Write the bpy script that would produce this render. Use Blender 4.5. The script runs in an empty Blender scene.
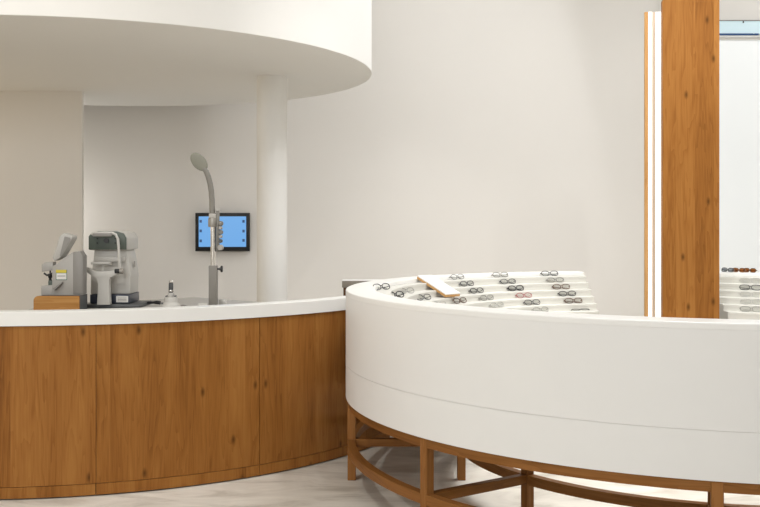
import bpy, bmesh, math, random
from mathutils import Vector, Matrix
random.seed(7)
PI = math.pi
R = math.radians
SC = bpy.context.scene
C = SC.collection

# ------------------------------------------------------------------ camera
cam = bpy.data.cameras.new('camera')
cam.lens = 36.0 * 1020.5 / 760
cam.sensor_width = 36.0
cam.shift_y = -(253.5 - 221.3) / 760
cam_o = bpy.data.objects.new('camera', cam)
C.objects.link(cam_o)
cam_o.location = (0, 0, 1.5)
cam_o.rotation_euler = (R(90), 0, 0)
SC.camera = cam_o

# ------------------------------------------------------------------ view + world
SC.view_settings.view_transform = 'Standard'
SC.view_settings.look = 'None'
SC.view_settings.gamma = 1.0
SC.view_settings.exposure = 0.12
SC.view_settings.use_curve_mapping = False
W = bpy.data.worlds.new('world')
SC.world = W
W.use_nodes = True
W.node_tree.nodes['Background'].inputs[0].default_value = (1.0, 0.96, 0.9, 1)
W.node_tree.nodes['Background'].inputs[1].default_value = 0.3

CEIL = 4.6
WARM = (1.0, 0.985, 0.95)
NEUT = (0.97, 1.0, 1.045)

def area(name, loc, size, watt, col=WARM, target=None, sy=None):
    l = bpy.data.lights.new(name, 'AREA')
    l.shape = 'RECTANGLE'; l.size = size; l.size_y = sy or size
    l.energy = watt; l.color = col
    o = bpy.data.objects.new(name, l); C.objects.link(o); o.location = loc
    if target:
        o.rotation_euler = (Vector(target) - Vector(loc)).to_track_quat('-Z', 'Y').to_euler()
    return o

def spot(name, loc, target, watt, deg, blend=0.3, col=WARM, rad=0.04):
    l = bpy.data.lights.new(name, 'SPOT')
    l.energy = watt; l.color = col; l.spot_size = R(deg); l.spot_blend = blend
    l.shadow_soft_size = rad
    o = bpy.data.objects.new(name, l); C.objects.link(o); o.location = loc
    o.rotation_euler = (Vector(target) - Vector(loc)).to_track_quat('-Z', 'Y').to_euler()
    return o

# big ceiling light panels over the shop floor
area('ceiling_panel_lamp', (-3.0, 1.6, CEIL - 0.04), 2.6, 35)
area('ceiling_panel_lamp', (0.8, 0.8, CEIL - 0.04), 2.6, 30, NEUT)
area('ceiling_panel_lamp', (4.4, 1.8, CEIL - 0.04), 2.6, 12, NEUT)
area('ceiling_panel_lamp', (2.0, 6.6, CEIL - 0.04), 2.0, 88, NEUT)
# added fill behind the camera for the upright faces; no window is built
area('front_fill_lamp', (-2.2, -3.9, 3.35), 8.0, 235, NEUT, (-1.8, 8, 1.6), 1.9)
# downlights over the round display, and added fill spots lighting its steps
for (x, y) in ((1.0, 5.6), (1.9, 6.1)):
    spot('ceiling_downlight', (x, y, CEIL - 0.05), (x + 0.1, y + 0.05, 0), 60, 80, 0.6)
for (x, tx) in ((0.5, 0.9), (2.6, 2.5)):
    spot('fill_spot', (x, 3.7, CEIL - 0.05), (tx, 7.2, 1.0), 110, 60, 0.8)
spot('ceiling_downlight', (3.3, 6.5, CEIL - 0.05), (3.1, 7.1, 0), 110, 80, 0.6)  # added to brighten the right-hand steps
spot('ceiling_downlight', (1.9, 5.0, CEIL - 0.05), (2.15, 7.1, 1.6), 60, 50, 0.8)  # added to brighten the front of the post
area('alcove_fill_lamp', (4.4, 9.4, CEIL - 0.04), 0.8, 14, NEUT)  # unseen lamp added to brighten the alcove wall
spot('fill_spot', (0.6, 2.2, CEIL - 0.05), (-0.86, 8.1, 1.75), 130, 14, 0.9)  # narrow spot added to brighten the column
spot('ceiling_downlight', (1.9, 5.9, CEIL - 0.05), (1.9, 5.9, 0), 260, 38, 0.35)
spot('ceiling_downlight', (0.35, 8.9, CEIL - 0.05), (0.3, 9.1, 0), 95, 70, 0.7)
# wall washer with a cut-off edge, beside the canopy
wp = Vector((0.6, 8.4, 4.5))
spot('wall_washer_lamp', wp, wp + Vector((-0.725, 0.622, -0.296)), 40, 156, 0.03, NEUT, 0.12)
# downlight over the counter
spot('ceiling_downlight', (-2.0, 3.6, CEIL - 0.05), (-1.8, 5.0, 0), 170, 90, 0.8)
# added warm fill from out of view, tints the space under the canopy
area('warm_fill_lamp', (-6.6, 7.6, 1.4), 1.4, 24, (1.0, 0.78, 0.48), (-2.4, 7.6, 2.3))
# lamp in the room beyond the partition
area('back_room_lamp', (-3.75, 9.85, 1.5), 0.3, 7, WARM, (-3.0, 10.5, 1.5))

# ------------------------------------------------------------------ helpers
def link(o, parent=None):
    C.objects.link(o)
    if parent is not None:
        o.parent = parent
    return o

def mesh(name, verts, faces, mat, parent=None, uv=None, smooth=False, auto=None):
    me = bpy.data.meshes.new(name)
    me.from_pydata([tuple(v) for v in verts], [], faces)
    me.update()
    if uv:
        l = me.uv_layers.new(name='UVMap')
        for p in me.polygons:
            for li, vi in zip(p.loop_indices, p.vertices):
                l.data[li].uv = uv[vi]
    if mat: me.materials.append(mat)
    if smooth:
        for p in me.polygons: p.use_smooth = True
    o = bpy.data.objects.new(name, me)
    link(o, parent)
    if auto is not None: smooth_by_angle(me, auto)
    return o

def smooth_by_angle(me, deg):
    bm = bmesh.new(); bm.from_mesh(me)
    for f in bm.faces: f.smooth = True
    for e in bm.edges:
        e.smooth = not (len(e.link_faces) == 2 and e.calc_face_angle(0) > R(deg))
    bm.to_mesh(me); bm.free()

def from_bm(name, bm, mat, parent=None, auto=35, uvbox=True):
    bmesh.ops.recalc_face_normals(bm, faces=bm.faces)
    me = bpy.data.meshes.new(name)
    bm.to_mesh(me); bm.free()
    me.materials.append(mat)
    if auto is not None: smooth_by_angle(me, auto)
    if uvbox: box_uv(me)
    o = bpy.data.objects.new(name, me)
    return link(o, parent)

def box_uv(me):
    co = [v.co for v in me.vertices]
    if not co: return
    d = [max(c[i] for c in co) - min(c[i] for c in co) for i in range(3)]
    g = d.index(max(d))                      # grain runs along the longest side
    l = me.uv_layers.new(name='UVMap')
    for p in me.polygons:
        n = [abs(a) for a in p.normal]
        k = n.index(max(n))
        rest = [i for i in range(3) if i != k]
        if g in rest:
            ug = [i for i in rest if i != g][0]; vg = g
        else:
            ug, vg = rest
        for li, vi in zip(p.loop_indices, p.vertices):
            c = me.vertices[vi].co
            l.data[li].uv = (c[ug] + 0.37 * k, c[vg])

def bm_box(bm, x0, x1, y0, y1, z0, z1, bev=0.0, seg=2, rot=None, pivot=None):
    r = bmesh.ops.create_cube(bm, size=1.0)
    vs = r['verts']
    bmesh.ops.scale(bm, vec=(x1 - x0, y1 - y0, z1 - z0), verts=vs)
    bmesh.ops.translate(bm, vec=((x0 + x1) / 2, (y0 + y1) / 2, (z0 + z1) / 2), verts=vs)
    if bev > 0:
        es = list({e for v in vs for e in v.link_edges})
        q = bmesh.ops.bevel(bm, geom=es, offset=bev, segments=seg, profile=0.5, affect='EDGES')
        vs = list({v for f in q['faces'] for v in f.verts} | {v for v in vs if v.is_valid})
    if rot is not None:
        bmesh.ops.rotate(bm, cent=pivot or ((x0 + x1) / 2, (y0 + y1) / 2, (z0 + z1) / 2), matrix=rot, verts=[v for v in vs if v.is_valid])
    return bm

def box(name, x0, x1, y0, y1, z0, z1, mat, parent=None, bev=0.0, seg=2, rot=None, pivot=None):
    bm = bmesh.new()
    bm_box(bm, x0, x1, y0, y1, z0, z1, bev, seg, rot, pivot)
    return from_bm(name, bm, mat, parent, 35)

def bm_lathe(bm, prof, n=32, centre=(0, 0, 0), axis='Z'):
    rings = []
    for (r, z) in prof:
        ring = []
        for i in range(n):
            a = 2 * PI * i / n
            p = (r * math.cos(a), r * math.sin(a), z)
            if axis == 'X': p = (p[2], p[0], p[1])
            if axis == 'Y': p = (p[0], p[2], p[1])
            ring.append(bm.verts.new((p[0] + centre[0], p[1] + centre[1], p[2] + centre[2])))
        rings.append(ring)
    for a, b in zip(rings, rings[1:]):
        for i in range(n):
            bm.faces.new((a[i], a[(i + 1) % n], b[(i + 1) % n], b[i]))
    bm.faces.new(rings[0][::-1]); bm.faces.new(rings[-1])

def lathe(name, prof, mat, parent=None, n=32, centre=(0, 0, 0), axis='Z', auto=35):
    bm = bmesh.new(); bm_lathe(bm, prof, n, centre, axis)
    return from_bm(name, bm, mat, parent, auto)

def bm_tube(bm, pts, rad, n=8, closed=False, flat=None):
    pts = [Vector(p) for p in pts]
    m = len(pts)
    rads = rad if isinstance(rad, (list, tuple)) else [rad] * m
    up = Vector((0, 0, 1))
    rings = []
    prev = None
    for i in range(m):
        if closed: t = pts[(i + 1) % m] - pts[i - 1]
        else: t = pts[min(i + 1, m - 1)] - pts[max(i - 1, 0)]
        t.normalize()
        if prev is None:
            a = up if abs(t.dot(up)) < 0.9 else Vector((1, 0, 0))
            u = t.cross(a).normalized()
        else:
            u = (prev - t * prev.dot(t)).normalized()
        prev = u
        v = t.cross(u)
        ring = []
        for k in range(n):
            an = 2 * PI * k / n
            ring.append(bm.verts.new(pts[i] + (u * math.cos(an) + v * math.sin(an)) * rads[i]))
        rings.append(ring)
    pairs = list(zip(rings, rings[1:])) + ([(rings[-1], rings[0])] if closed else [])
    for a, b in pairs:
        for k in range(n):
            bm.faces.new((a[k], a[(k + 1) % n], b[(k + 1) % n], b[k]))
    if not closed:
        bm.faces.new(rings[0][::-1]); bm.faces.new(rings[-1])

def tube(name, pts, rad, mat, parent=None, n=10, closed=False):
    bm = bmesh.new(); bm_tube(bm, pts, rad, n, closed)
    return from_bm(name, bm, mat, parent, 50)

def arc(name, cx, cy, r0, r1, z0, z1, ang, mat, parent=None, grain='v', step=2.0, bev=0.0, org=None):
    """a curved bar: radii r0 < r1, heights z0 < z1; ang = ((a0, a1) inner, (a0, a1) outer) or (a0, a1), degrees"""
    if not isinstance(ang[0], tuple): ang = (ang, ang)
    n = max(2, int((ang[1][1] - ang[1][0]) / step) + 1)
    # cross-section corners, clockwise seen along increasing angle: (radius fraction, z)
    b = bev
    if b > 0:
        sec = [(0, z0), (1, z0), (1, z1 - b), (1 - b / (r1 - r0) * 0.3, z1 - b * 0.3), (1 - b / (r1 - r0), z1), (b / (r1 - r0), z1), (b / (r1 - r0) * 0.3, z1 - b * 0.3), (0, z1 - b)]
    else:
        sec = [(0, z0), (1, z0), (1, z1), (0, z1)]
    m = len(sec)
    verts = []; uv = []
    ox, oy, oz = org or (0, 0, 0)
    # running length round the section for the uv
    run = [0.0]
    for j in range(1, m):
        run.append(run[-1] + math.hypot((sec[j][0] - sec[j - 1][0]) * (r1 - r0), sec[j][1] - sec[j - 1][1]))
    for i in range(n):
        t = i / (n - 1)
        for j, (fr, z) in enumerate(sec):
            r = r0 + (r1 - r0) * fr
            a0 = ang[0][0] + (ang[1][0] - ang[0][0]) * fr
            a1 = ang[0][1] + (ang[1][1] - ang[0][1]) * fr
            a = R(a0 + (a1 - a0) * t)
            verts.append((cx + r * math.cos(a) - ox, cy + r * math.sin(a) - oy, z - oz))
            s = a * r1
            uv.append((s, z) if grain == 'v' else (run[j], s))
    faces = []
    for i in range(n - 1):
        for j in range(m):
            k = (j + 1) % m
            faces.append((i * m + j, i * m + k, (i + 1) * m + k, (i + 1) * m + j))
    faces.append(tuple(range(m))[::-1]); faces.append(tuple((n - 1) * m + j for j in range(m)))
    o = mesh(name, verts, faces, mat, parent, uv)
    bm = bmesh.new(); bm.from_mesh(o.data); bmesh.ops.recalc_face_normals(bm, faces=bm.faces); bm.to_mesh(o.data); bm.free()
    smooth_by_angle(o.data, 20)
    return o

def prism(name, poly, y0, y1, mat, parent=None, bev=0.0):
    """polygon in the XZ plane pushed from y0 to y1"""
    bm = bmesh.new()
    a = [bm.verts.new((x, y0, z)) for x, z in poly]
    b = [bm.verts.new((x, y1, z)) for x, z in poly]
    bm.faces.new(a); bm.faces.new(b[::-1])
    n = len(poly)
    for i in range(n):
        bm.faces.new((a[i], b[i], b[(i + 1) % n], a[(i + 1) % n]))
    bmesh.ops.recalc_face_normals(bm, faces=bm.faces)
    if bev > 0:
        bmesh.ops.bevel(bm, geom=list(bm.edges), offset=bev, segments=2, profile=0.5, affect='EDGES')
    return from_bm(name, bm, mat, parent, 35)

def empty(name, loc=(0, 0, 0), rz=0.0):
    o = bpy.data.objects.new(name, None)
    o.empty_display_size = 0.1
    C.objects.link(o); o.location = loc; o.rotation_euler = (0, 0, rz)
    return o

def tag(o, label=None, cat=None, group=None, kind=None):
    if label: o['label'] = label
    if cat: o['category'] = cat
    if group: o['group'] = group
    if kind: o['kind'] = kind
    return o

def struct(o, label=None):
    o['kind'] = 'structure'
    if label: o['label'] = label
    return o

# ------------------------------------------------------------------ materials
def pbsdf(name):
    m = bpy.data.materials.new(name); m.use_nodes = True
    nt = m.node_tree
    return m, nt, nt.nodes['Principled BSDF']

def plain(name, col, rough=0.5, metal=0.0, spec=0.5, vary=0.03, scale=8.0, bump=0.0, bscale=60.0, emis=None, estr=0.0, alpha=None, trans=None):
    m, nt, b = pbsdf(name)
    N = nt.nodes; L = nt.links
    tc = N.new('ShaderNodeTexCoord')
    nz = N.new('ShaderNodeTexNoise'); nz.inputs['Scale'].default_value = scale; nz.inputs['Detail'].default_value = 3
    L.new(tc.outputs['Object'], nz.inputs['Vector'])
    mx = N.new('ShaderNodeMix'); mx.data_type = 'RGBA'
    mx.inputs[6].default_value = tuple(c * (1 - vary) for c in col) + (1,)
    mx.inputs[7].default_value = tuple(min(1, c * (1 + vary)) for c in col) + (1,)
    L.new(nz.outputs['Fac'], mx.inputs[0])
    L.new(mx.outputs[2], b.inputs['Base Color'])
    b.inputs['Roughness'].default_value = rough
    b.inputs['Metallic'].default_value = metal
    b.inputs['Specular IOR Level'].default_value = spec
    if bump > 0:
        n2 = N.new('ShaderNodeTexNoise'); n2.inputs['Scale'].default_value = bscale; n2.inputs['Detail'].default_value = 4
        L.new(tc.outputs['Object'], n2.inputs['Vector'])
        bp = N.new('ShaderNodeBump'); bp.inputs['Strength'].default_value = bump; bp.inputs['Distance'].default_value = 0.002
        L.new(n2.outputs['Fac'], bp.inputs['Height']); L.new(bp.outputs['Normal'], b.inputs['Normal'])
    if emis:
        b.inputs['Emission Color'].default_value = emis + (1,); b.inputs['Emission Strength'].default_value = estr
    if trans is not None:
        b.inputs['Transmission Weight'].default_value = trans
    return m

def wood(name, dark, mid, light, strip=0.13, knots=True, rough=0.42, vary=0.5):
    m, nt, b = pbsdf(name)
    N = nt.nodes; L = nt.links
    def math_(op, a, bb=None):
        n = N.new('ShaderNodeMath'); n.operation = op
        for i, v in enumerate((a, bb)):
            if v is None: continue
            if isinstance(v, (int, float)): n.inputs[i].default_value = v
            else: L.new(v, n.inputs[i])
        return n.outputs[0]
    uvn = N.new('ShaderNodeUVMap')
    info = N.new('ShaderNodeObjectInfo')
    sx = N.new('ShaderNodeSeparateXYZ'); L.new(uvn.outputs['UV'], sx.inputs[0])
    # veneer strips: a different shade and a different cut of grain in each
    si = math_('FLOOR', math_('DIVIDE', sx.outputs[0], strip))
    wn = N.new('ShaderNodeTexWhiteNoise'); wn.noise_dimensions = '2D'
    cb = N.new('ShaderNodeCombineXYZ'); L.new(si, cb.inputs[0]); L.new(info.outputs['Random'], cb.inputs[1])
    L.new(cb.outputs[0], wn.inputs['Vector'])
    # warped grain
    off = math_('MULTIPLY', wn.outputs['Value'], 7.3)
    cv = N.new('ShaderNodeCombineXYZ')
    L.new(math_('ADD', math_('MULTIPLY', sx.outputs[0], 9.0), off), cv.inputs[0])
    L.new(math_('ADD', math_('MULTIPLY', sx.outputs[1], 0.9), off), cv.inputs[1])
    L.new(math_('MULTIPLY', info.outputs['Random'], 13.0), cv.inputs[2])
    big = N.new('ShaderNodeTexNoise'); big.inputs['Scale'].default_value = 1.0; big.inputs['Detail'].default_value = 3; big.inputs['Distortion'].default_value = 0.4
    L.new(cv.outputs[0], big.inputs['Vector'])
    rings = math_('FRACT', math_('MULTIPLY', big.outputs['Fac'], 9.0))
    rings = math_('POWER', rings, 2.2)
    cv2 = N.new('ShaderNodeCombineXYZ')
    L.new(math_('MULTIPLY', sx.outputs[0], 170.0), cv2.inputs[0]); L.new(math_('MULTIPLY', sx.outputs[1], 5.0), cv2.inputs[1]); L.new(off, cv2.inputs[2])
    fine = N.new('ShaderNodeTexNoise'); fine.inputs['Scale'].default_value = 1.0; fine.inputs['Detail'].default_value = 4
    L.new(cv2.outputs[0], fine.inputs['Vector'])
    f = math_('ADD', math_('MULTIPLY', big.outputs['Fac'], 0.75), math_('MULTIPLY', rings, 0.16))
    f = math_('ADD', f, math_('MULTIPLY', math_('SUBTRACT', fine.outputs['Fac'], 0.5), 0.45))
    f = math_('ADD', f, math_('MULTIPLY', math_('SUBTRACT', wn.outputs['Value'], 0.5), vary * 0.4))
    cr = N.new('ShaderNodeValToRGB')
    e = cr.color_ramp.elements
    e[0].position = 0.22; e[0].color = light + (1,)
    e[1].position = 0.80; e[1].color = dark + (1,)
    q = e.new(0.48); q.color = mid + (1,)
    L.new(f, cr.inputs[0])
    out = cr.outputs[0]
    if knots:
        cv3 = N.new('ShaderNodeCombineXYZ')
        L.new(math_('ADD', math_('MULTIPLY', sx.outputs[0], 5.5), math_('MULTIPLY', info.outputs['Random'], 5.0)), cv3.inputs[0])
        L.new(math_('MULTIPLY', sx.outputs[1], 2.6), cv3.inputs[1])
        vo = N.new('ShaderNodeTexVoronoi'); vo.voronoi_dimensions = '2D'; vo.inputs['Scale'].default_value = 1.0
        L.new(cv3.outputs[0], vo.inputs['Vector'])
        sp = N.new('ShaderNodeSeparateColor'); L.new(vo.outputs['Color'], sp.inputs[0])
        has = math_('GREATER_THAN', sp.outputs[0], 0.55)
        mr = N.new('ShaderNodeMapRange'); mr.inputs['From Min'].default_value = 0.0; mr.inputs['From Max'].default_value = 0.11
        mr.inputs['To Min'].default_value = 0.85; mr.inputs['To Max'].default_value = 0.0; mr.interpolation_type = 'SMOOTHSTEP'
        L.new(vo.outputs['Distance'], mr.inputs['Value'])
        kf = math_('MULTIPLY', mr.outputs[0], has)
        mx = N.new('ShaderNodeMix'); mx.data_type = 'RGBA'
        L.new(kf, mx.inputs[0]); L.new(out, mx.inputs[6]); mx.inputs[7].default_value = tuple(c * 0.45 for c in dark) + (1,)
        out = mx.outputs[2]
    L.new(out, b.inputs['Base Color'])
    b.inputs['Roughness'].default_value = rough
    b.inputs['Specular IOR Level'].default_value = 0.15
    bp = N.new('ShaderNodeBump'); bp.inputs['Strength'].default_value = 0.15; bp.inputs['Distance'].default_value = 0.001
    L.new(fine.outputs['Fac'], bp.inputs['Height']); L.new(bp.outputs['Normal'], b.inputs['Normal'])
    return m

def floor_mat():
    m, nt, b = pbsdf('floor_stone')
    N = nt.nodes; L = nt.links
    tc = N.new('ShaderNodeTexCoord')
    mp = N.new('ShaderNodeMapping'); mp.inputs['Rotation'].default_value = (0, 0, 0.5); mp.inputs['Scale'].default_value = (1.0, 2.4, 1.0)
    L.new(tc.outputs['Object'], mp.inputs['Vector'])
    n1 = N.new('ShaderNodeTexNoise'); n1.inputs['Scale'].default_value = 1.6; n1.inputs['Detail'].default_value = 8; n1.inputs['Roughness'].default_value = 0.62; n1.inputs['Distortion'].default_value = 1.2
    L.new(mp.outputs[0], n1.inputs['Vector'])
    cr = N.new('ShaderNodeValToRGB'); e = cr.color_ramp.elements
    e[0].position = 0.3; e[0].color = (0.46, 0.42, 0.355, 1)
    e[1].position = 0.62; e[1].color = (0.77, 0.73, 0.655, 1)
    q = e.new(0.48); q.color = (0.68, 0.64, 0.57, 1)
    L.new(n1.outputs['Fac'], cr.inputs[0])
    L.new(cr.outputs[0], b.inputs['Base Color'])
    b.inputs['Roughness'].default_value = 0.35
    b.inputs['Specular IOR Level'].default_value = 0.2
    return m

M = {}
M['wall'] = plain('wall_plaster', (0.86, 0.825, 0.775), 0.85, vary=0.015, scale=1.5, bump=0.05, bscale=90)
M['ceil'] = plain('ceiling_plaster', (0.88, 0.865, 0.83), 0.9, vary=0.01)
M['canopy'] = plain('canopy_plaster', (0.87, 0.85, 0.81), 0.8, vary=0.01, scale=2)
M['floor'] = floor_mat()
M['oak'] = wood('oak_veneer', (0.17, 0.060, 0.011), (0.285, 0.112, 0.023), (0.365, 0.158, 0.038))
M['oak_rail'] = wood('oak_solid', (0.15, 0.055, 0.013), (0.24, 0.098, 0.024), (0.31, 0.135, 0.040), strip=0.5, knots=False)
M['oak_box'] = wood('oak_box', (0.30, 0.13, 0.03), (0.40, 0.185, 0.05), (0.48, 0.25, 0.08), strip=0.02, knots=False)
M['oak_edge'] = wood('oak_edge', (0.40, 0.20, 0.07), (0.55, 0.30, 0.11), (0.62, 0.37, 0.16), strip=0.5, knots=False)
M['white'] = plain('white_laminate', (0.80, 0.79, 0.765), 0.38, vary=0.01)
M['rim'] = plain('white_rim', (0.85, 0.84, 0.81), 0.35, vary=0.01)
M['stone_top'] = plain('white_counter_top', (0.83, 0.82, 0.79), 0.3, vary=0.01)
M['cream'] = plain('cream_tray', (0.68, 0.665, 0.615), 0.5, vary=0.012)
M['board'] = plain('white_board', (0.86, 0.84, 0.80), 0.5, vary=0.01)
M['beige'] = plain('beige_strip', (0.60, 0.48, 0.37), 0.6)
M['dark'] = plain('dark_gap', (0.02, 0.017, 0.014), 0.8)
M['grey_top'] = plain('grey_worktop', (0.42, 0.40, 0.37), 0.45)
M['shaded_edge'] = plain('shaded_white_edge', (0.27, 0.235, 0.19), 0.6)  # shade on the white slab's front, put into its colour
M['dwood'] = wood('dark_oak', (0.06, 0.025, 0.010), (0.11, 0.05, 0.02), (0.15, 0.07, 0.03), knots=False)
M['dev_white'] = plain('device_white', (0.54, 0.52, 0.48), 0.4)
M['dev_grey'] = plain('device_grey', (0.38, 0.36, 0.33), 0.45)
M['dev_grey2'] = plain('device_mid_grey', (0.25, 0.235, 0.215), 0.45)
M['dev_light'] = plain('device_light_grey', (0.47, 0.45, 0.415), 0.45)
M['dev_green'] = plain('device_green_grey', (0.08, 0.098, 0.08), 0.4)
M['navy'] = plain('device_navy', (0.035, 0.042, 0.065), 0.35)
M['base_grey'] = plain('device_base_grey', (0.075, 0.078, 0.08), 0.45)
M['black'] = plain('black_plastic', (0.012, 0.012, 0.013), 0.35)
M['chrome'] = plain('polished_steel', (0.75, 0.73, 0.70), 0.22, 1.0)
M['brushed'] = plain('brushed_steel', (0.34, 0.32, 0.29), 0.42, 0.7)
M['steel_dark'] = plain('dull_steel', (0.20, 0.19, 0.17), 0.5, 0.5)
M['tube_grey'] = plain('painted_grey_tube', (0.22, 0.205, 0.18), 0.5)
M['paddle'] = plain('paddle_grey_green', (0.24, 0.235, 0.19), 0.6)
M['yellow'] = plain('yellow_label', (0.65, 0.52, 0.05), 0.6)
M['paper'] = plain('paper_label', (0.72, 0.70, 0.66), 0.6)
M['green_line'] = plain('green_label', (0.03, 0.14, 0.08), 0.6)
M['led'] = plain('led_diffuser', (0.9, 0.9, 0.88), 0.5, emis=(1.0, 0.95, 0.86), estr=0.9)
M['lightbox'] = plain('lightbox_face', (0.85, 0.87, 0.87), 0.4, emis=(0.97, 1.0, 1.0), estr=0.21, vary=0.02, scale=1.4)
M['screen'] = plain('screen_blue', (0.02, 0.03, 0.04), 0.3, emis=(0.13, 0.36, 0.72), estr=0.95, vary=0.02)
M['icon'] = plain('screen_icon', (0.01, 0.02, 0.05), 0.4, emis=(0.02, 0.06, 0.16), estr=0.8)
M['blue_rail'] = plain('blue_rail', (0.03, 0.09, 0.25), 0.4)
M['blue_glass'] = plain('blue_glass', (0.62, 0.76, 0.80), 0.15, emis=(0.6, 0.78, 0.84), estr=0.25)
M['lens'] = None

def lens_mat(name, col):
    m = bpy.data.materials.new(name); m.use_nodes = True
    nt = m.node_tree; N = nt.nodes; L = nt.links
    N.remove(N['Principled BSDF'])
    t = N.new('ShaderNodeBsdfTransparent'); g = N.new('ShaderNodeBsdfGlossy'); g.inputs['Roughness'].default_value = 0.08
    nz = N.new('ShaderNodeTexNoise'); nz.inputs['Scale'].default_value = 6
    mc = N.new('ShaderNodeMix'); mc.data_type = 'RGBA'
    mc.inputs[6].default_value = tuple(c * 0.98 for c in col) + (1,); mc.inputs[7].default_value = col + (1,)
    L.new(nz.outputs['Fac'], mc.inputs[0]); L.new(mc.outputs[2], t.inputs['Color'])
    mx = N.new('ShaderNodeMixShader'); mx.inputs[0].default_value = 0.025
    L.new(t.outputs[0], mx.inputs[1]); L.new(g.outputs[0], mx.inputs[2]); L.new(mx.outputs[0], N['Material Output'].inputs['Surface'])
    return m
M['amber_lens'] = lens_mat('amber_lens', (0.62, 0.36, 0.18))
M['grey_lens'] = lens_mat('grey_lens', (0.60, 0.62, 0.64))
M['lens'] = lens_mat('clear_lens', (0.99, 0.993, 0.99))

# ================================================================== THE ROOM
struct(box('floor', -7, 7, -4, 13, -0.1, 0.0, M['floor']))
struct(box('ceiling', -7, 7, -4, 13, CEIL, CEIL + 0.1, M['ceil']))
struct(box('wall_back', -7, 2.845, 10.5, 10.62, 0.0, CEIL, M['wall']))
struct(box('wall_alcove_back', 2.845, 7, 10.62, 10.72, 0.0, CEIL, M['wall']))
struct(box('wall_side_left', -7.1, -7, -4, 13, 0, CEIL, M['wall']))
struct(box('wall_side_right', 7, 7.1, -4, 13, 0, CEIL, M['wall']))
struct(box('wall_shopfront', -7, 7, -4.1, -4, 0, CEIL, M['wall']))
struct(box('wall_partition', -7, -2.645, 9.05, 9.11, 0.0, 2.653, M['wall']))

# round canopy hung from the ceiling over the counter, and the column that carries it
CX2, CY2 = -2.235, 7.956
bm = bmesh.new()
bm_lathe(bm, [(2.262, 2.653), (2.265, 2.656), (2.265, CEIL)], 160, (-2.33, 7.956, 0))
can = from_bm('ceiling_canopy', bm, M['canopy'], None, 30)
tag(can, 'big round white canopy hanging from the ceiling over the curved wooden counter', 'canopy', kind='structure')
col = lathe('support_column', [(0.121, 0.0), (0.121, 2.653)], M['canopy'], None, 48, (-0.863, 8.16, 0))
tag(col, 'slim round white column rising from behind the counter to the canopy', 'column', kind='structure')

# ================================================================== THE ROUND DISPLAY
DX, DY, DR = 1.902, 5.927, 2.100
XL, XR = 1.562, 2.457            # the gap in the ring, on the far side
def ends(r):
    return (math.degrees(math.acos((XL - DX) / r)), 360 + math.degrees(math.acos((XR - DX) / r)))
ring = empty('display_ring', (DX, DY, 0))
tag(ring, 'big round white display table with stepped trays inside on a wooden leg frame', 'display table')
ORG = (DX, DY, 0)
def rarc(name, r0, r1, z0, z1, mat, parent=ring, bev=0.0, ang=None, grain='v', step=2.5):
    a = ang or (ends(r0), ends(r1))
    return arc(name, DX, DY, r0, r1, z0, z1, a, mat, parent, grain, step, bev, ORG)
rarc('apron_upper', DR - 0.03, DR, 0.696, 1.085, M['white'])
rarc('seam_strip', DR - 0.029, DR - 0.003, 0.6942, 0.6958, M['board'])
rarc('apron_lower', DR - 0.03, DR, 0.501, 0.694, M['white'])
rarc('apron_core', DR - 0.045, DR - 0.0305, 0.51, 1.08, M['dev_light'])
rarc('rim', 1.93, DR, 1.0855, 1.111, M['rim'], bev=0.006)
def tr_back(k): return 1.93 - 0.09 * k
def tr_top(k): return 1.085 - 0.045 * k
for k in range(6):
    s = rarc('step_tread', tr_back(k) - 0.09, tr_back(k) + (0.0 if k == 0 else 0.012), tr_top(k) - 0.016, tr_top(k), M['cream'], bev=0.003)
    rarc('step_riser', tr_back(k) - 0.088, tr_back(k) - 0.075, tr_top(k) - 0.0449 if k < 5 else 0.501, tr_top(k) - 0.0165, M['cream'])
rarc('base_board', 1.37, DR - 0.05, 0.501, 0.515, M['dwood'])  # dark colour picked to deepen the shade under the ring
# end cheeks closing the ring at the gap
for s, X in ((-1, XL), (1, XR)):
    poly = []
    for k in range(6):
        yb = math.sqrt((tr_back(k)) ** 2 - (X - DX) ** 2); yf = math.sqrt((tr_back(k) - 0.085) ** 2 - (X - DX) ** 2)
        poly += [(yb, tr_top(k) - 0.018), (yf, tr_top(k) - 0.018)]
    yo = math.sqrt((DR - 0.05) ** 2 - (X - DX) ** 2)
    poly = [(yo, 0.52), (yo, 1.08)] + poly + [(poly[-1][0], 0.52)]
    x0, x1 = (X - 0.03, X - 0.004) if s < 0 else (X + 0.004, X + 0.03)
    vs = [(x0 - DX, y, z) for y, z in poly] + [(x1 - DX, y, z) for y, z in poly]
    n = len(poly)
    fs = [tuple(range(n)), tuple(range(2 * n - 1, n - 1, -1))] + [(i, i + n, (i + 1) % n + n, (i + 1) % n) for i in range(n)]
    mesh('end_panel', vs, fs, M['cream'], ring)

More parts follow.
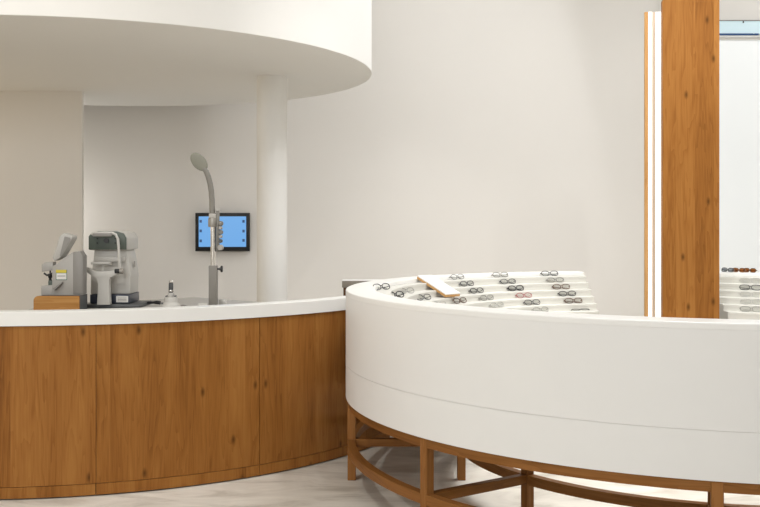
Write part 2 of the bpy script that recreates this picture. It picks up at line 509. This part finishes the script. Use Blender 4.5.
# the leg frame
ROUT, RIN = 2.066, 1.43
T = 0.048
LEGS = [108, 144, 180, 215.4, 253.2, 289, 325, 360, 396, 432]          # the gap lies between 72 and 108
def radial_box(name, r0, r1, a, z0, z1, w, mat, parent):
    bm = bmesh.new()
    bm_box(bm, r0, r1, -w / 2, w / 2, z0, z1, 0.003, 1)
    bmesh.ops.rotate(bm, cent=(0, 0, 0), matrix=Matrix.Rotation(R(a), 3, 'Z'), verts=bm.verts)
    return from_bm(name, bm, mat, parent, 35)
for a in LEGS:
    radial_box('leg', ROUT - T / 2, ROUT + T / 2, a, 0.0, 0.4995, T, M['oak_rail'], ring)
    radial_box('leg', RIN - T / 2, RIN + T / 2, a, 0.0, 0.4995, T, M['oak_rail'], ring)
    radial_box('cross_rail', RIN + T / 2, ROUT - T / 2, a, 0.195, 0.24, T * 0.9, M['oak_rail'], ring)
    radial_box('cross_rail', RIN + T / 2, ROUT - T / 2, a, 0.456, 0.5, T * 0.9, M['oak_rail'], ring)
for i in range(len(LEGS) - 1):
    for rr in (ROUT, RIN):
        h = math.degrees(T / 2 / rr)
        rarc('top_rail', rr - T / 2 + 0.002, rr + T / 2 - 0.002, 0.456, 0.5, M['oak_rail'], ang=(LEGS[i] + h, LEGS[i + 1] - h), grain='s')
        rarc('lower_rail', rr - T / 2 + 0.002, rr + T / 2 - 0.002, 0.19, 0.238, M['oak_rail'], ang=(LEGS[i] + h, LEGS[i + 1] - h), grain='s')

# ================================================================== THE CURVED COUNTER
RC = 2.497
ctr = empty('reception_counter', (CX2, CY2, 0))
tag(ctr, 'long curved oak counter with a thick white edge under the round canopy', 'counter')
O2 = (CX2, CY2, 0)
a_lo, a_hi = 205.0, 338.0
arc('counter_top', CX2, CY2, RC - 0.115, RC, 0.937, 1.014, (a_lo, a_hi), M['stone_top'], ctr, 'v', 2, 0.004, O2)
arc('backing', CX2, CY2, RC - 0.07, RC - 0.05, 0.0, 0.936, (a_lo, a_hi), M['dark'], ctr, 'v', 3, 0, O2)
seams = [a_lo] + [286.0 - 21.9 * i for i in (3, 2, 1)] + [286.0, 307.9, 329.8, a_hi]
for a, b in zip(seams, seams[1:]):
    arc('panel', CX2, CY2, RC - 0.048, RC - 0.012, 0.071, 0.9335, (a + 0.05, b - 0.05), M['oak'], ctr, 'v', 1.5, 0, O2)
    arc('plinth', CX2, CY2, RC - 0.048, RC - 0.013, 0.008, 0.068, (a + 0.05, b - 0.05), M['oak'], ctr, 'v', 1.5, 0, O2)
# narrow cover strip on the joint near the middle of the run
arc('joint_strip', CX2, CY2, RC - 0.0118, RC - 0.0095, 0.071, 0.9335, (285.28, 286.0), M['oak'], ctr, 'v', 0.4, 0, O2)

wt = empty('worktop', (CX2, CY2, 0))
tag(wt, 'lower grey work surface running behind the white counter edge', 'worktop')
TOPZ = 0.966
arc('work_surface', CX2, CY2, 1.2, RC - 0.117, TOPZ - 0.03, TOPZ, (273.5, a_hi - 18), M['grey_top'], wt, 'v', 3, 0.004, O2)
arc('support_panel', CX2, CY2, 1.3, 1.33, 0.0, TOPZ - 0.031, (275.0, a_hi - 20), M['white'], wt, 'v', 3, 0, O2)
arc('support_panel', CX2, CY2, 2.3, 2.33, 0.0, TOPZ - 0.031, (275.0, a_hi - 20), M['white'], wt, 'v', 3, 0, O2)

# low cabinet behind the ring, its corner peeping out
cab = empty('side_cabinet', (0.3, 8.45, 0))
tag(cab, 'dark wooden cabinet with a thick pale top, just showing behind the round display', 'cabinet')
def cbox(name, x0, x1, y0, y1, z0, z1, mat, parent, org, bev=0.002, **kw):
    return box(name, x0 - org[0], x1 - org[0], y0 - org[1], y1 - org[1], z0 - org[2], z1 - org[2], mat, parent, bev, **kw)
oc = (0.3, 8.45, 0)
cbox('cabinet_top', -0.305, 0.9, 8.2, 8.38, 0.967, 1.02, M['shaded_edge'], cab, oc)
cbox('lit_top_face', -0.305, 0.9, 8.2, 8.38, 1.0205, 1.0235, M['rim'], cab, oc, 0)  # bright top of the slab, split from its shade-coloured front
cbox('body', -0.295, 0.89, 8.215, 8.37, 0.06, 0.9665, M['dwood'], cab, oc)
cbox('plinth', -0.27, 0.86, 8.24, 8.36, 0.0, 0.0595, M['dark'], cab, oc, 0)

# ================================================================== THE LIT POST
post = empty('partition_post', (2.16, 7.3, 0))
tag(post, 'tall oak clad post with glowing light strips down its side, in the display gap', 'post')
op = (2.16, 7.3, 0)
PH = 3.056
rad = 0.04
PX0, PX1 = 1.955, 2.348
pl = [(PX0, 0.0), (PX1, 0.0), (PX1, PH)] + [(PX0 + rad - rad * math.sin(t), PH - rad + rad * math.cos(t)) for t in [i * PI / 2 / 6 for i in range(7)]]
prism('front_panel', [(x - op[0], z) for x, z in pl], 7.06 - op[1], 7.1 - op[1], M['oak'], post)
TZ = 2.977
cbox('core', 2.0, 2.34, 7.101, 7.5, 0.0, TZ, M['board'], post, op, 0)
cbox('light_strip', 1.944, 1.999, 7.203, 7.3, 0.0, TZ, M['led'], post, op, 0)
cbox('divider', 1.9205, 1.9435, 7.2, 7.3, 0.0, TZ, M['beige'], post, op, 0)
cbox('light_strip', 1.893, 1.920, 7.203, 7.3, 0.0, TZ, M['led'], post, op, 0)
cbox('edge_board', 1.8695, 1.8925, 7.2, 7.225, 0.0, TZ, M['oak_edge'], post, op, 0)
cbox('back_board', 1.893, 1.9995, 7.301, 7.33, 0.0, TZ, M['board'], post, op, 0)

# bright poster box on the wall beyond the post
lb = empty('wall_light_box', (4.0, 10.55, 0))
tag(lb, 'tall glowing white panel on the wall beyond the post', 'light box')
ol = (4.0, 10.55, 0)
cbox('glow_panel', 2.87, 5.6, 10.56, 10.60, 0.3, 3.3730, M['lightbox'], lb, ol, 0)
cbox('top_trim', 2.87, 5.6, 10.55, 10.60, 3.3740, 3.3980, M['paper'], lb, ol, 0)
cbox('white_bar', 2.87, 5.6, 10.54, 10.60, 3.3990, 3.4200, M['rim'], lb, ol, 0)
cbox('blue_bar', 2.87, 3.855, 10.535, 10.60, 3.4210, 3.4400, M['blue_rail'], lb, ol, 0)
cbox('blue_bar', 3.868, 3.91, 10.535, 10.60, 3.4210, 3.4400, M['blue_rail'], lb, ol, 0)
cbox('glass_strip', 2.87, 5.6, 10.56, 10.58, 3.4405, 3.5730, M['blue_glass'], lb, ol, 0)
cbox('top_rail', 2.87, 5.6, 10.55, 10.60, 3.5740, 3.5820, M['brushed'], lb, ol, 0)
cbox('glass_clip', 3.752, 3.764, 10.55, 10.559, 3.5530, 3.5680, M['black'], lb, ol, 0)

# ================================================================== WALL MONITOR
mon = empty('wall_monitor', (-1.61, 10.44, 1.39))
tag(mon, 'flat black monitor with a blue desktop screen on the wall behind the metal pole', 'monitor')
def mb(name, x0, x1, y0, y1, z0, z1, mat, bev=0.0): return box(name, x0, x1, y0, y1, z0, z1, mat, mon, bev)
mw, mh = 0.278, 0.196
mb('casing', -mw, mw, -0.012, 0.025, -mh, mh, M['black'], 0.004)
mb('wall_mount', -0.08, 0.08, 0.0255, 0.06, -0.06, 0.06, M['base_grey'])
scr = mb('screen', -mw + 0.036, mw - 0.036, -0.0145, -0.0125, -mh + 0.045, mh - 0.036, M['screen'])
for (x, z) in ((-0.222, 0.11), (-0.222, 0.012), (-0.222, -0.09), (0.216, 0.11), (0.216, 0.01), (0.216, -0.085)):
    box('icon', x - 0.012, x + 0.012, -0.0155, -0.0148, z - 0.014, z + 0.014, M['icon'], scr)

# ================================================================== EXAMINATION DEVICES
S = 6.35 / 1020.5                                    # metres per photo pixel at the worktop
def wx(px, y=6.35): return (px - 380) / 1020.5 * y
def wz(py, y=6.35): return 1.5 - (py - 221.3) / 1020.5 * y

# ---- measuring instrument with chin rest
DYF = 6.3
dev = empty('eye_test_instrument', (wx(112), DYF, TOPZ))
tag(dev, 'white eye test instrument with dark green face, chin rest and navy base', 'instrument')
def X(px): return wx(px, DYF) - wx(112)
def Z(py): return wz(py, DYF) - TOPZ
def db(name, x0, x1, y0, y1, z0, z1, mat, parent=None, bev=0.004, seg=2):
    return box(name, x0, x1, y0, y1, z0, z1, mat, parent or dev, bev, seg)
db('foot_plate', X(84), X(141), -0.02, 0.30, 0.0, 0.022, M['base_grey'], None, 0.006)
db('navy_base', X(88.5), X(128), 0.03, 0.29, 0.024, 0.08, M['navy'])
lab = db('rating_label', X(115), X(127), 0.0265, 0.0295, 0.032, 0.07, M['paper'], None, 0)
for i in range(3):
    box('print_line', X(116.5), X(125.5), 0.0255, 0.0263, 0.039 + i * 0.009, 0.0425 + i * 0.009, M['dev_grey2'], lab)
# body tapers in towards the neck
prism('body', [(X(88), 0.082), (X(128), 0.082), (X(128.5), Z(276)), (X(126), Z(258)), (X(124), Z(250)), (X(92), Z(250)), (X(91), Z(262)), (X(88.5), Z(276))], 0.05, 0.27, M['dev_white'], dev, 0.006)
db('neck_ledge', X(94), X(124), 0.02, 0.05, Z(262), Z(257), M['dev_light'])
pd = []
for (px, py) in ((88, 250), (127, 250), (127, 238), (124, 233), (117, 231), (98, 231), (91, 232.5), (88, 236)):
    pd.append((X(px), Z(py)))
prism('head', pd, 0.012, 0.29, M['dev_white'], dev, 0.005)
face = prism('dark_face', [(x * 0.985 + 0.0, z) for x, z in [(X(88.2), Z(249.5)), (X(126.5), Z(249.5)), (X(126.5), Z(238)), (X(124), Z(233.5)), (X(117), Z(231.3)), (X(98), Z(231.3)), (X(91), Z(233)), (X(88.2), Z(236.5))]], 0.0, 0.0115, M['dev_green'], dev, 0.003)
lathe('lens_port', [(0.016, -0.006), (0.016, 0.0), (0.010, 0.0005)], M['black'], face, 20, (X(106.5), -0.002, Z(240.5)), 'Y')
for px in (97.5, 115.5):
    for py in (238.5, 243):
        lathe('sensor', [(0.0055, -0.003), (0.0055, 0.0)], M['black'], face, 12, (X(px), -0.001, Z(py)), 'Y')
# forehead bar and its two uprights
tube('forehead_frame', [(X(93.5), 0.0, Z(234.5)), (X(93.8), -0.03, Z(233.8)), (X(96), -0.04, Z(233.2)), (X(105), -0.045, Z(232.8)), (X(114), -0.04, Z(233)), (X(117.5), -0.04, Z(234.5)), (X(119.5), -0.04, Z(239)), (X(120.5), -0.04, Z(250)), (X(121.5), -0.035, Z(270))], 0.0085, M['dev_white'], dev, 10)
db('forehead_pad', X(95), X(114), -0.062, -0.046, Z(236.5), Z(233.0), M['dev_grey2'], None, 0.004)
# chin rest: post and a curved cradle
prism('chin_rest', [(X(99.5), 0.023), (X(112.5), 0.023), (X(111.5), Z(283)), (X(112.5), Z(277)), (X(122), Z(273)), (X(122), Z(268.5)), (X(114), Z(270.5)), (X(105), Z(271)), (X(97), Z(270.5)), (X(88), Z(266.5)), (X(88), Z(270)), (X(92), Z(274)), (X(99), Z(278)), (X(100.5), Z(284))], -0.06, -0.015, M['dev_white'], dev, 0.004)
db('chin_cup', X(94), X(113), -0.075, -0.03, Z(264), Z(261.5), M['dev_light'], None, 0.004)
db('chin_pin', X(104), X(106), -0.05, -0.04, Z(270.5), Z(264), M['dev_white'], None, 0.001)
kn = lathe('adjust_knob', [(0.013, -0.014), (0.014, -0.012), (0.014, 0.012), (0.012, 0.014)], M['black'], dev, 20, (X(120.5), -0.078, Z(270.5)), 'X')
lathe('knob_cap', [(0.016, 0.015), (0.017, 0.017), (0.017, 0.036), (0.013, 0.039)], M['brushed'], kn, 20, (X(120.5), -0.078, Z(270.5)), 'X')
db('maker_plate', X(128.4) + 0.0005, X(128.4) + 0.002, 0.14, 0.17, Z(268), Z(262), M['dev_grey2'], None, 0)
tube('power_lead', [(X(139), 0.2, 0.014), (X(142), 0.17, 0.018), (X(148), 0.16, 0.02), (X(151), 0.155, 0.021), (X(155), 0.15, 0.019)], [0.006, 0.008, 0.008, 0.012, 0.012], M['black'], dev, 10)

# ---- wooden riser box with the lens meter on it
BY = 6.02
bxo = (wx(56, BY), BY, TOPZ)
rb = empty('wooden_riser_box', bxo)
tag(rb, 'small oak box with a rounded corner standing at the end of the worktop', 'box')
x0, x1 = wx(33.5, BY) - bxo[0], wx(79, BY) - bxo[0]
bh = wz(296, BY) - TOPZ
rr = 0.028
pl = [(x0, 0), (x1, 0), (x1, bh)] + [(x0 + rr - rr * math.sin(t), bh - rr + rr * math.cos(t)) for t in [i * PI / 2 / 6 for i in range(7)]]
prism('front_board', pl, 0.0, 0.018, M['oak_box'], rb)
box('box_body', x0 + 0.03, x1, 0.0185, 0.17, 0.0, bh, M['base_grey'], rb)
LM = (wx(60, BY), BY + 0.14, TOPZ + bh)
lm = empty('lens_meter', LM)
tag(lm, 'grey lens meter with tilted screen and yellow sticker, on the oak box', 'instrument')
LYF = BY + 0.06
def X(px): return wx(px, LYF) - LM[0]
def Z(py): return wz(py, LYF) - LM[2]
ZB = 0.0
prism('main_body', [(X(52), ZB), (X(82), ZB), (X(82.5), Z(256)), (X(79), Z(251.5)), (X(72), Z(252.5)), (X(62), Z(259)), (X(57), Z(264)), (X(52), Z(266))], -0.08, 0.0, M['dev_grey'], lm, 0.004)
prism('rear_cover', [(X(73), 0.004), (X(82.8), 0.004), (X(83), Z(256)), (X(79.5), Z(251)), (X(73), Z(252))], -0.083, 0.004, M['dev_grey2'], lm, 0.004)
prism('table_foot', [(X(40.5), ZB), (X(53), ZB), (X(53), Z(285)), (X(40.5), Z(286))], -0.07, 0.0, M['dev_grey'], lm, 0.003)
prism('nose_block', [(X(40.5), Z(272)), (X(52), Z(270.5)), (X(52), Z(262)), (X(44), Z(262.5)), (X(40.5), Z(264.5))], -0.06, 0.0, M['dev_grey'], lm, 0.004)
sc_ = prism('tilted_screen', [(X(52.8), Z(258)), (X(60), Z(236)), (X(63.5), Z(233)), (X(72), Z(236)), (X(72.4), Z(238.5)), (X(61.5), Z(257)), (X(54.5), Z(261))], -0.085, 0.02, M['dev_light'], lm, 0.003)
prism('screen_glass', [(X(60), Z(256.5)), (X(61.5), Z(256.0)), (X(71.2), Z(239.5)), (X(70.5), Z(237.8)), (X(65), Z(236.3))], -0.0885, -0.0855, M['dev_grey2'], sc_, 0)
lathe('lens_holder', [(0.010, Z(285.5)), (0.012, Z(283)), (0.008, Z(279)), (0.013, Z(277.5)), (0.013, Z(275.5)), (0.005, Z(274)), (0.005, Z(271))], M['black'], lm, 16, (X(47.5), -0.03, 0), 'Z')
tube('holder_arm', [(X(42.5), -0.05, Z(273.5)), (X(45.5), -0.055, Z(275.5)), (X(50), -0.05, Z(274)), (X(52.3), -0.05, Z(273))], 0.006, M['black'], lm, 8)
box('stage_block', X(47), X(52.5), -0.06, -0.03, Z(286.0), Z(281.0), M['dev_green'], lm, 0.003)
prism('lens_rest', [(X(54), Z(288.5)), (X(63), Z(281.5)), (X(63.5), Z(282.5)), (X(56), Z(290))], -0.105, -0.081, M['dev_grey2'], lm, 0.001)
st = box('sticker', X(56), X(67), -0.0815, -0.0803, Z(280.0), Z(269.8), M['green_line'], lm)
box('sticker_paper', X(56.5), X(66.5), -0.0825, -0.0816, Z(279.4), Z(273.2), M['paper'], st)
box('sticker_band', X(56), X(66.5), -0.0825, -0.0816, Z(272.7), Z(269.8), M['yellow'], st)
box('sticker_line', X(57.5), X(65.5), -0.0832, -0.0826, Z(276.4), Z(275.6), M['dev_grey2'], st)

# ---- hand-held gauge standing in its charging cup
GY = 6.3
go = (wx(171, GY), GY, TOPZ)
g = empty('charging_gauge', go)
tag(g, 'small white round charging base holding a slim dark handpiece', 'instrument')
def Zg(py): return wz(py, GY) - TOPZ
lathe('charging_base', [(0.056, 0.0), (0.061, 0.006), (0.060, 0.014), (0.05, 0.028), (0.042, 0.036), (0.040, 0.062), (0.037, 0.067), (0.012, 0.068)], M['dev_white'], g, 32)
lathe('holder_ring', [(0.021, 0.0685), (0.022, 0.072), (0.017, 0.09), (0.013, 0.094)], M['dev_light'], g, 20)
hp = lathe('handpiece', [(0.013, 0.0945), (0.015, 0.098), (0.014, 0.15), (0.011, 0.156)], M['base_grey'], g, 18)
lathe('chrome_ring', [(0.0158, 0.1), (0.0162, 0.102), (0.0162, 0.108), (0.0158, 0.11)], M['chrome'], hp, 18)
lathe('chrome_tip', [(0.0145, 0.1565), (0.0145, 0.162), (0.010, 0.168)], M['chrome'], hp, 18)
box('finger_stop', -0.032, -0.024, -0.02, 0.02, 0.0695, 0.076, M['base_grey'], g, 0.002)
box('finger_stop', 0.024, 0.032, -0.02, 0.02, 0.0695, 0.076, M['base_grey'], g, 0.002)
box('dark_button', -0.058, -0.044, -0.022, -0.006, 0.026, 0.034, M['base_grey'], g, 0.003)
ca = tube('charging_cable', [(wx(182.2), GY - 0.0, TOPZ + 0.012), (wx(184.5), GY - 0.01, TOPZ + 0.016), (wx(188), GY - 0.02, TOPZ + 0.014), (wx(191.5), GY - 0.03, TOPZ + 0.007), (wx(194.6), GY - 0.05, TOPZ + 0.005)], 0.0045, M['dev_grey2'], None, 8)
tag(ca, 'thin grey cable lying between the charging base and the white adapter', 'cable')

# ---- white adapter and a crumple of white lead beside the pole
AY = 6.22
ad = empty('white_adapter', (wx(203, AY), AY, TOPZ))
tag(ad, 'small white plug adapter lying at the foot of the grey pole', 'adapter')
box('adapter_block', -0.03, 0.024, -0.02, 0.03, 0.0, 0.034, M['dev_white'], ad, 0.005)
box('adapter_label', -0.02, 0.012, -0.0215, -0.0203, 0.01, 0.026, M['paper'], ad)
tube('white_lead', [(-0.05, -0.03, 0.006), (-0.035, -0.045, 0.012), (-0.01, -0.04, 0.018), (0.02, -0.035, 0.024), (0.035, -0.02, 0.018), (0.045, -0.02, 0.006)], 0.007, M['dev_white'], ad, 8)
pb = empty('white_switch_box', (wx(222.5, 6.4), 6.42, TOPZ))
tag(pb, 'tiny white switch box on the worktop behind the grey pole', 'switch box')
box('switch_case', -0.024, 0.024, -0.02, 0.02, 0.0, 0.042, M['dev_white'], pb, 0.004)
box('rocker', -0.003, 0.016, -0.0235, -0.0205, 0.012, 0.032, M['dev_light'], pb, 0.001)

# ---- stand with telescopic pole, slide and paddle
PY = 6.35
po = (wx(213, PY), PY, TOPZ)
ps = empty('paddle_stand', po)
tag(ps, 'tall telescopic metal stand with a curved neck and oval paddle head', 'stand')
def X(px): return wx(px, PY) - po[0]
def Z(py): return wz(py, PY) - TOPZ
box('foot', -0.05, 0.05, -0.05, 0.06, 0.0, 0.012, M['tube_grey'], ps, 0.003)
sl = box('lower_sleeve', X(209.2), X(217.4), -0.025, 0.025, 0.0125, Z(265.5), M['tube_grey'], ps, 0.004)
lathe('clamp_screw', [(0.006, 0.0), (0.006, 0.012)], M['black'], sl, 12, (X(217.4), 0.0, Z(269)), 'X')
lathe('clamp_knob', [(0.009, 0.0125), (0.009, 0.018), (0.020, 0.021), (0.021, 0.03), (0.018, 0.033)], M['black'], sl, 16, (X(217.4), 0.0, Z(269)), 'X')
lathe('inner_pole', [(0.0165, Z(266)), (0.0165, Z(220))], M['chrome'], ps, 24, (X(213.2), 0, 0))
lathe('collar', [(0.027, Z(227)), (0.029, Z(226)), (0.029, Z(219.5)), (0.026, Z(218))], M['brushed'], ps, 24, (X(212.8), 0, 0))
box('neck_block', X(209.2), X(216.4), -0.02, 0.02, Z(218), Z(213.5), M['dev_light'], ps, 0.003)
# slide with rollers hanging on the side of the pole
sd = box('slide_rail', X(216.2), X(219.4), -0.012, 0.012, Z(251.5), Z(210), M['steel_dark'], ps, 0.002)
box('slide_cap', X(215.6), X(219.9), -0.018, 0.018, Z(210.8), Z(208.8), M['dev_light'], sd, 0.002)
for i, (py, r_, mt) in enumerate(((223.5, 0.016, 'steel_dark'), (227.8, 0.011, 'brushed'), (232.2, 0.015, 'steel_dark'), (236.5, 0.011, 'brushed'), (241, 0.012, 'base_grey'), (247.5, 0.018, 'dev_grey'))):
    lathe('roller', [(r_ * 0.8, -0.018), (r_, -0.014), (r_, 0.014), (r_ * 0.8, 0.018)], M[mt], sd, 14, (X(220.8), -0.008, Z(py)), 'Y')
nk = [(X(212.2), 0, Z(213.6)), (X(212.2), 0, Z(207)), (X(212.0), 0, Z(200)), (X(211.4), 0, Z(192)), (X(210.2), 0, Z(184)), (X(208.4), 0, Z(177)), (X(206.2), -0.002, Z(171.5)), (X(203.5), -0.006, Z(168.5))]
tube('curved_neck', nk, [0.0175] * 6 + [0.0165, 0.013], M['tube_grey'], ps, 14)
bm = bmesh.new()
bmesh.ops.create_uvsphere(bm, u_segments=28, v_segments=16, radius=1.0)
bmesh.ops.scale(bm, vec=(0.042, 0.012, 0.067), verts=bm.verts)
bmesh.ops.rotate(bm, cent=(0, 0, 0), matrix=Matrix.Rotation(R(-42), 3, 'Y'), verts=bm.verts)
bmesh.ops.translate(bm, vec=(X(199.2), -0.006, Z(162)), verts=bm.verts)
from_bm('paddle_head', bm, M['paddle'], ps, 60)

# ================================================================== WHITE BOARD LAID ON THE STEPS
pA = Vector((0.303, 6.97, 1.122)); pB = Vector((0.482, 6.755, 1.012))
bd = empty('sloping_board', tuple((pA + pB) / 2))
tag(bd, 'white board with oak edges laid slanting over the display steps', 'board')
L_ = (pB - pA).length
ax = (pB - pA).normalized(); side = Vector((0, 0, 1)).cross(ax).normalized(); up = ax.cross(side)
rot = Matrix((ax, side, up)).transposed().to_quaternion()
bd.rotation_mode = 'QUATERNION'; bd.rotation_quaternion = rot
box('board_face', -L_ / 2, L_ / 2, -0.066, 0.066, 0.004, 0.012, M['board'], bd)
box('oak_underlay', -L_ / 2 + 0.0005, L_ / 2 + 0.001, -0.066, 0.066, -0.012, 0.0038, M['oak_edge'], bd)

# ================================================================== EYEGLASSES
def frame_mat(name, col, rough=0.3, metal=0.0): return plain(name, col, rough, metal, vary=0.08, scale=30)
FM = {
 'black': frame_mat('frame_black', (0.012, 0.012, 0.012)),
 'tortoise': frame_mat('frame_tortoise', (0.10, 0.045, 0.02)),
 'gunmetal': frame_mat('frame_gunmetal', (0.09, 0.09, 0.09), 0.35, 0.4),
 'silver': frame_mat('frame_silver', (0.33, 0.32, 0.30), 0.3, 0.6),
 'clear': frame_mat('frame_clear_grey', (0.50, 0.49, 0.46), 0.3),
 'red': frame_mat('frame_red', (0.35, 0.02, 0.03)),
 'brown': frame_mat('frame_brown', (0.16, 0.08, 0.035)),
}
def lens_outline(w, h, p, n=20):
    return [(math.copysign(abs(math.cos(t)) ** p, math.cos(t)) * w / 2, math.copysign(abs(math.sin(t)) ** p, math.sin(t)) * h / 2) for t in [2 * PI * i / n for i in range(n)]]

PROTO = {}
def glasses_mesh(style, thick, p, tint='lens'):
    """mesh data shared by every pair of one style: parts stand on z = 0, fronts face -y"""
    key = (style, thick, p, tint)
    if key in PROTO: return PROTO[key]
    m = FM[style]
    lw, lh = 0.063, 0.037
    parts = []
    def grab(o):
        d = o.data; bpy.data.objects.remove(o); return d
    for s in (-1, 1):
        bm = bmesh.new()
        bm_tube(bm, [(s * 0.0375 + x, -0.002 * abs(s), z + lh / 2 + thick) for x, z in lens_outline(lw, lh, p)], thick, 6, True)
        parts.append(('rim', grab(from_bm('rim', bm, m, None, 60))))
        bm = bmesh.new()
        a = [bm.verts.new((s * 0.0375 + x * 0.98, -0.0026, z * 0.98 + lh / 2 + thick)) for x, z in lens_outline(lw, lh, p)]
        b_ = [bm.verts.new((v.co.x, -0.0014, v.co.z)) for v in a]
        bm.faces.new(a); bm.faces.new(b_[::-1])
        for i in range(len(a)): bm.faces.new((a[i], b_[i], b_[(i + 1) % len(a)], a[(i + 1) % len(a)]))
        parts.append(('lens', grab(from_bm('lens', bm, M[tint], None, 30))))
        bm = bmesh.new()
        zt = lh * 0.68
        bm_tube(bm, [(s * 0.067, 0.0, zt), (s * 0.073, 0.004, zt), (s * 0.073, 0.012, zt), (s * 0.066, 0.018 + 0.004 * (s > 0), zt), (s * 0.0, 0.020 + 0.006 * (s > 0), zt - 0.004), (s * -0.04, 0.019 + 0.006 * (s > 0), zt - 0.006), (s * -0.060, 0.018 + 0.006 * (s > 0), zt - 0.009)], [thick, thick, thick, thick * 0.8, thick * 0.6, thick * 0.7, thick * 0.7], 6)
        parts.append(('temple', grab(from_bm('temple', bm, m, None, 60))))
    bm = bmesh.new()
    bm_tube(bm, [(-0.0075, -0.002, lh * 0.66), (-0.004, -0.003, lh * 0.74), (0.004, -0.003, lh * 0.74), (0.0075, -0.002, lh * 0.66)], thick, 6)
    parts.append(('bridge', grab(from_bm('bridge', bm, m, None, 60))))
    PROTO[key] = parts
    return parts

def eyeglasses(loc, rz, style, thick, p, label, group, scale=1.0, tilt=24, tint='lens'):
    e = empty('eyeglasses', loc, rz)
    e.rotation_euler = (R(-tilt), 0, rz)
    e.scale = (scale,) * 3
    tag(e, label, 'eyeglasses', group)
    for nm, d in glasses_mesh(style, thick, p, tint):
        o = bpy.data.objects.new(nm, d); link(o, e)
    return e

ORD = ['top', 'second', 'third', 'fourth', 'fifth', 'lowest']
COLS = {108.8: 'in the column beside the end of the steps', 122.0: 'in the middle column of the steps', 135.0: 'in the column beside the slanting white board'}
LOOK = {'black': 'black', 'tortoise': 'brown tortoiseshell', 'gunmetal': 'dark grey', 'silver': 'thin silver', 'clear': 'pale grey', 'red': 'red', 'brown': 'brown'}
G1 = 'eyeglasses on the stepped display'
TK, TN, TB = 0.0034, 0.0018, 0.0026
rows = {
 108.8: [('gunmetal', TB), ('silver', TB), ('tortoise', TB), ('black', TB), ('tortoise', TB), None],
 122.0: [('silver', TB), ('gunmetal', TB), ('black', TK), ('red', TN), ('gunmetal', TB), ('silver', TN)],
 135.0: [('gunmetal', TN), ('gunmetal', TB), ('black', TB), ('silver', TB), ('clear', TB), None],
}
def on_step(k, th, off=0.028):
    r = tr_back(k) - off
    return (DX + r * math.cos(R(th)), DY + r * math.sin(R(th)), tr_top(k) + 0.0004), R(th - 90)
for th, lst in rows.items():
    for k, it in enumerate(lst):
        if not it: continue
        loc, rz = on_step(k, th)
        eyeglasses(loc, rz, it[0], it[1], 0.95 if (k + int(th)) % 2 else 0.8,
                   '%s eyeglasses on the %s step %s' % (LOOK[it[0]], ORD[k], COLS[th]), G1)
# one pair lies on its back on the lowest step
loc, rz = on_step(5, 108.8, 0.05)
e = eyeglasses((loc[0], loc[1], loc[2] + 0.004), rz, 'black', TN, 0.7, 'black eyeglasses lying flat on the lowest step near its end', G1)
e.rotation_euler = (R(-82), 0, rz)
left = [
 (0, 173.0, 'black', TB, 'black eyeglasses on the top step nearest the curved counter'),
 (1, 174.5, 'black', TK, 'thick black eyeglasses on the second step nearest the curved counter'),
 (1, 162.5, 'silver', TN, 'thin silver eyeglasses on the second step, alone between two dark pairs'),
 (2, 160.0, 'gunmetal', TB, 'dark grey eyeglasses on the third step below a thin silver pair'),
 (2, 175.5, 'clear', TN, 'pale clear eyeglasses low behind the near rim, nearest the counter'),
 (3, 158.5, 'clear', TN, 'pale clear eyeglasses on the fourth step beside the near rim'),
 (3, 146.5, 'tortoise', TB, 'brown tortoiseshell eyeglasses just below the foot of the slanting board'),
]
for k, th, st_, tk_, lb_ in left:
    loc, rz = on_step(k, th)
    rz -= R(max(0.0, (th - 140)) * 1.15)
    eyeglasses(loc, rz, st_, tk_, 0.85, lb_, G1)
G2 = 'eyeglasses on the steps beside the post'
for k, th, st_, tk_ in ((1, 62.6, 'clear', TN), (2, 62.2, 'gunmetal', TB), (3, 61.6, 'clear', TN), (4, 61.0, 'clear', TN), (5, 60.5, 'silver', TN)):
    loc, rz = on_step(k, th)
    eyeglasses(loc, R(-18), st_, tk_, 0.72, '%s eyeglasses on the %s step beyond the oak post' % (LOOK[st_], ORD[k]), G2, 1.06)
G3 = 'eyeglasses on the rim beside the post'
for th, st_, tx, rz in ((68.1, 'gunmetal', 'dark grey', -58), (65.8, 'brown', 'dark brown', -56), (63.6, 'tortoise', 'reddish brown', -60)):
    r = 2.03
    eyeglasses((DX + r * math.cos(R(th)), DY + r * math.sin(R(th)), 1.1112), R(rz), st_, TK, 0.65,
               '%s eyeglasses standing on the flat rim beside the oak post' % tx, G3, 0.8, 12, 'grey_lens' if st_ == 'gunmetal' else 'amber_lens')
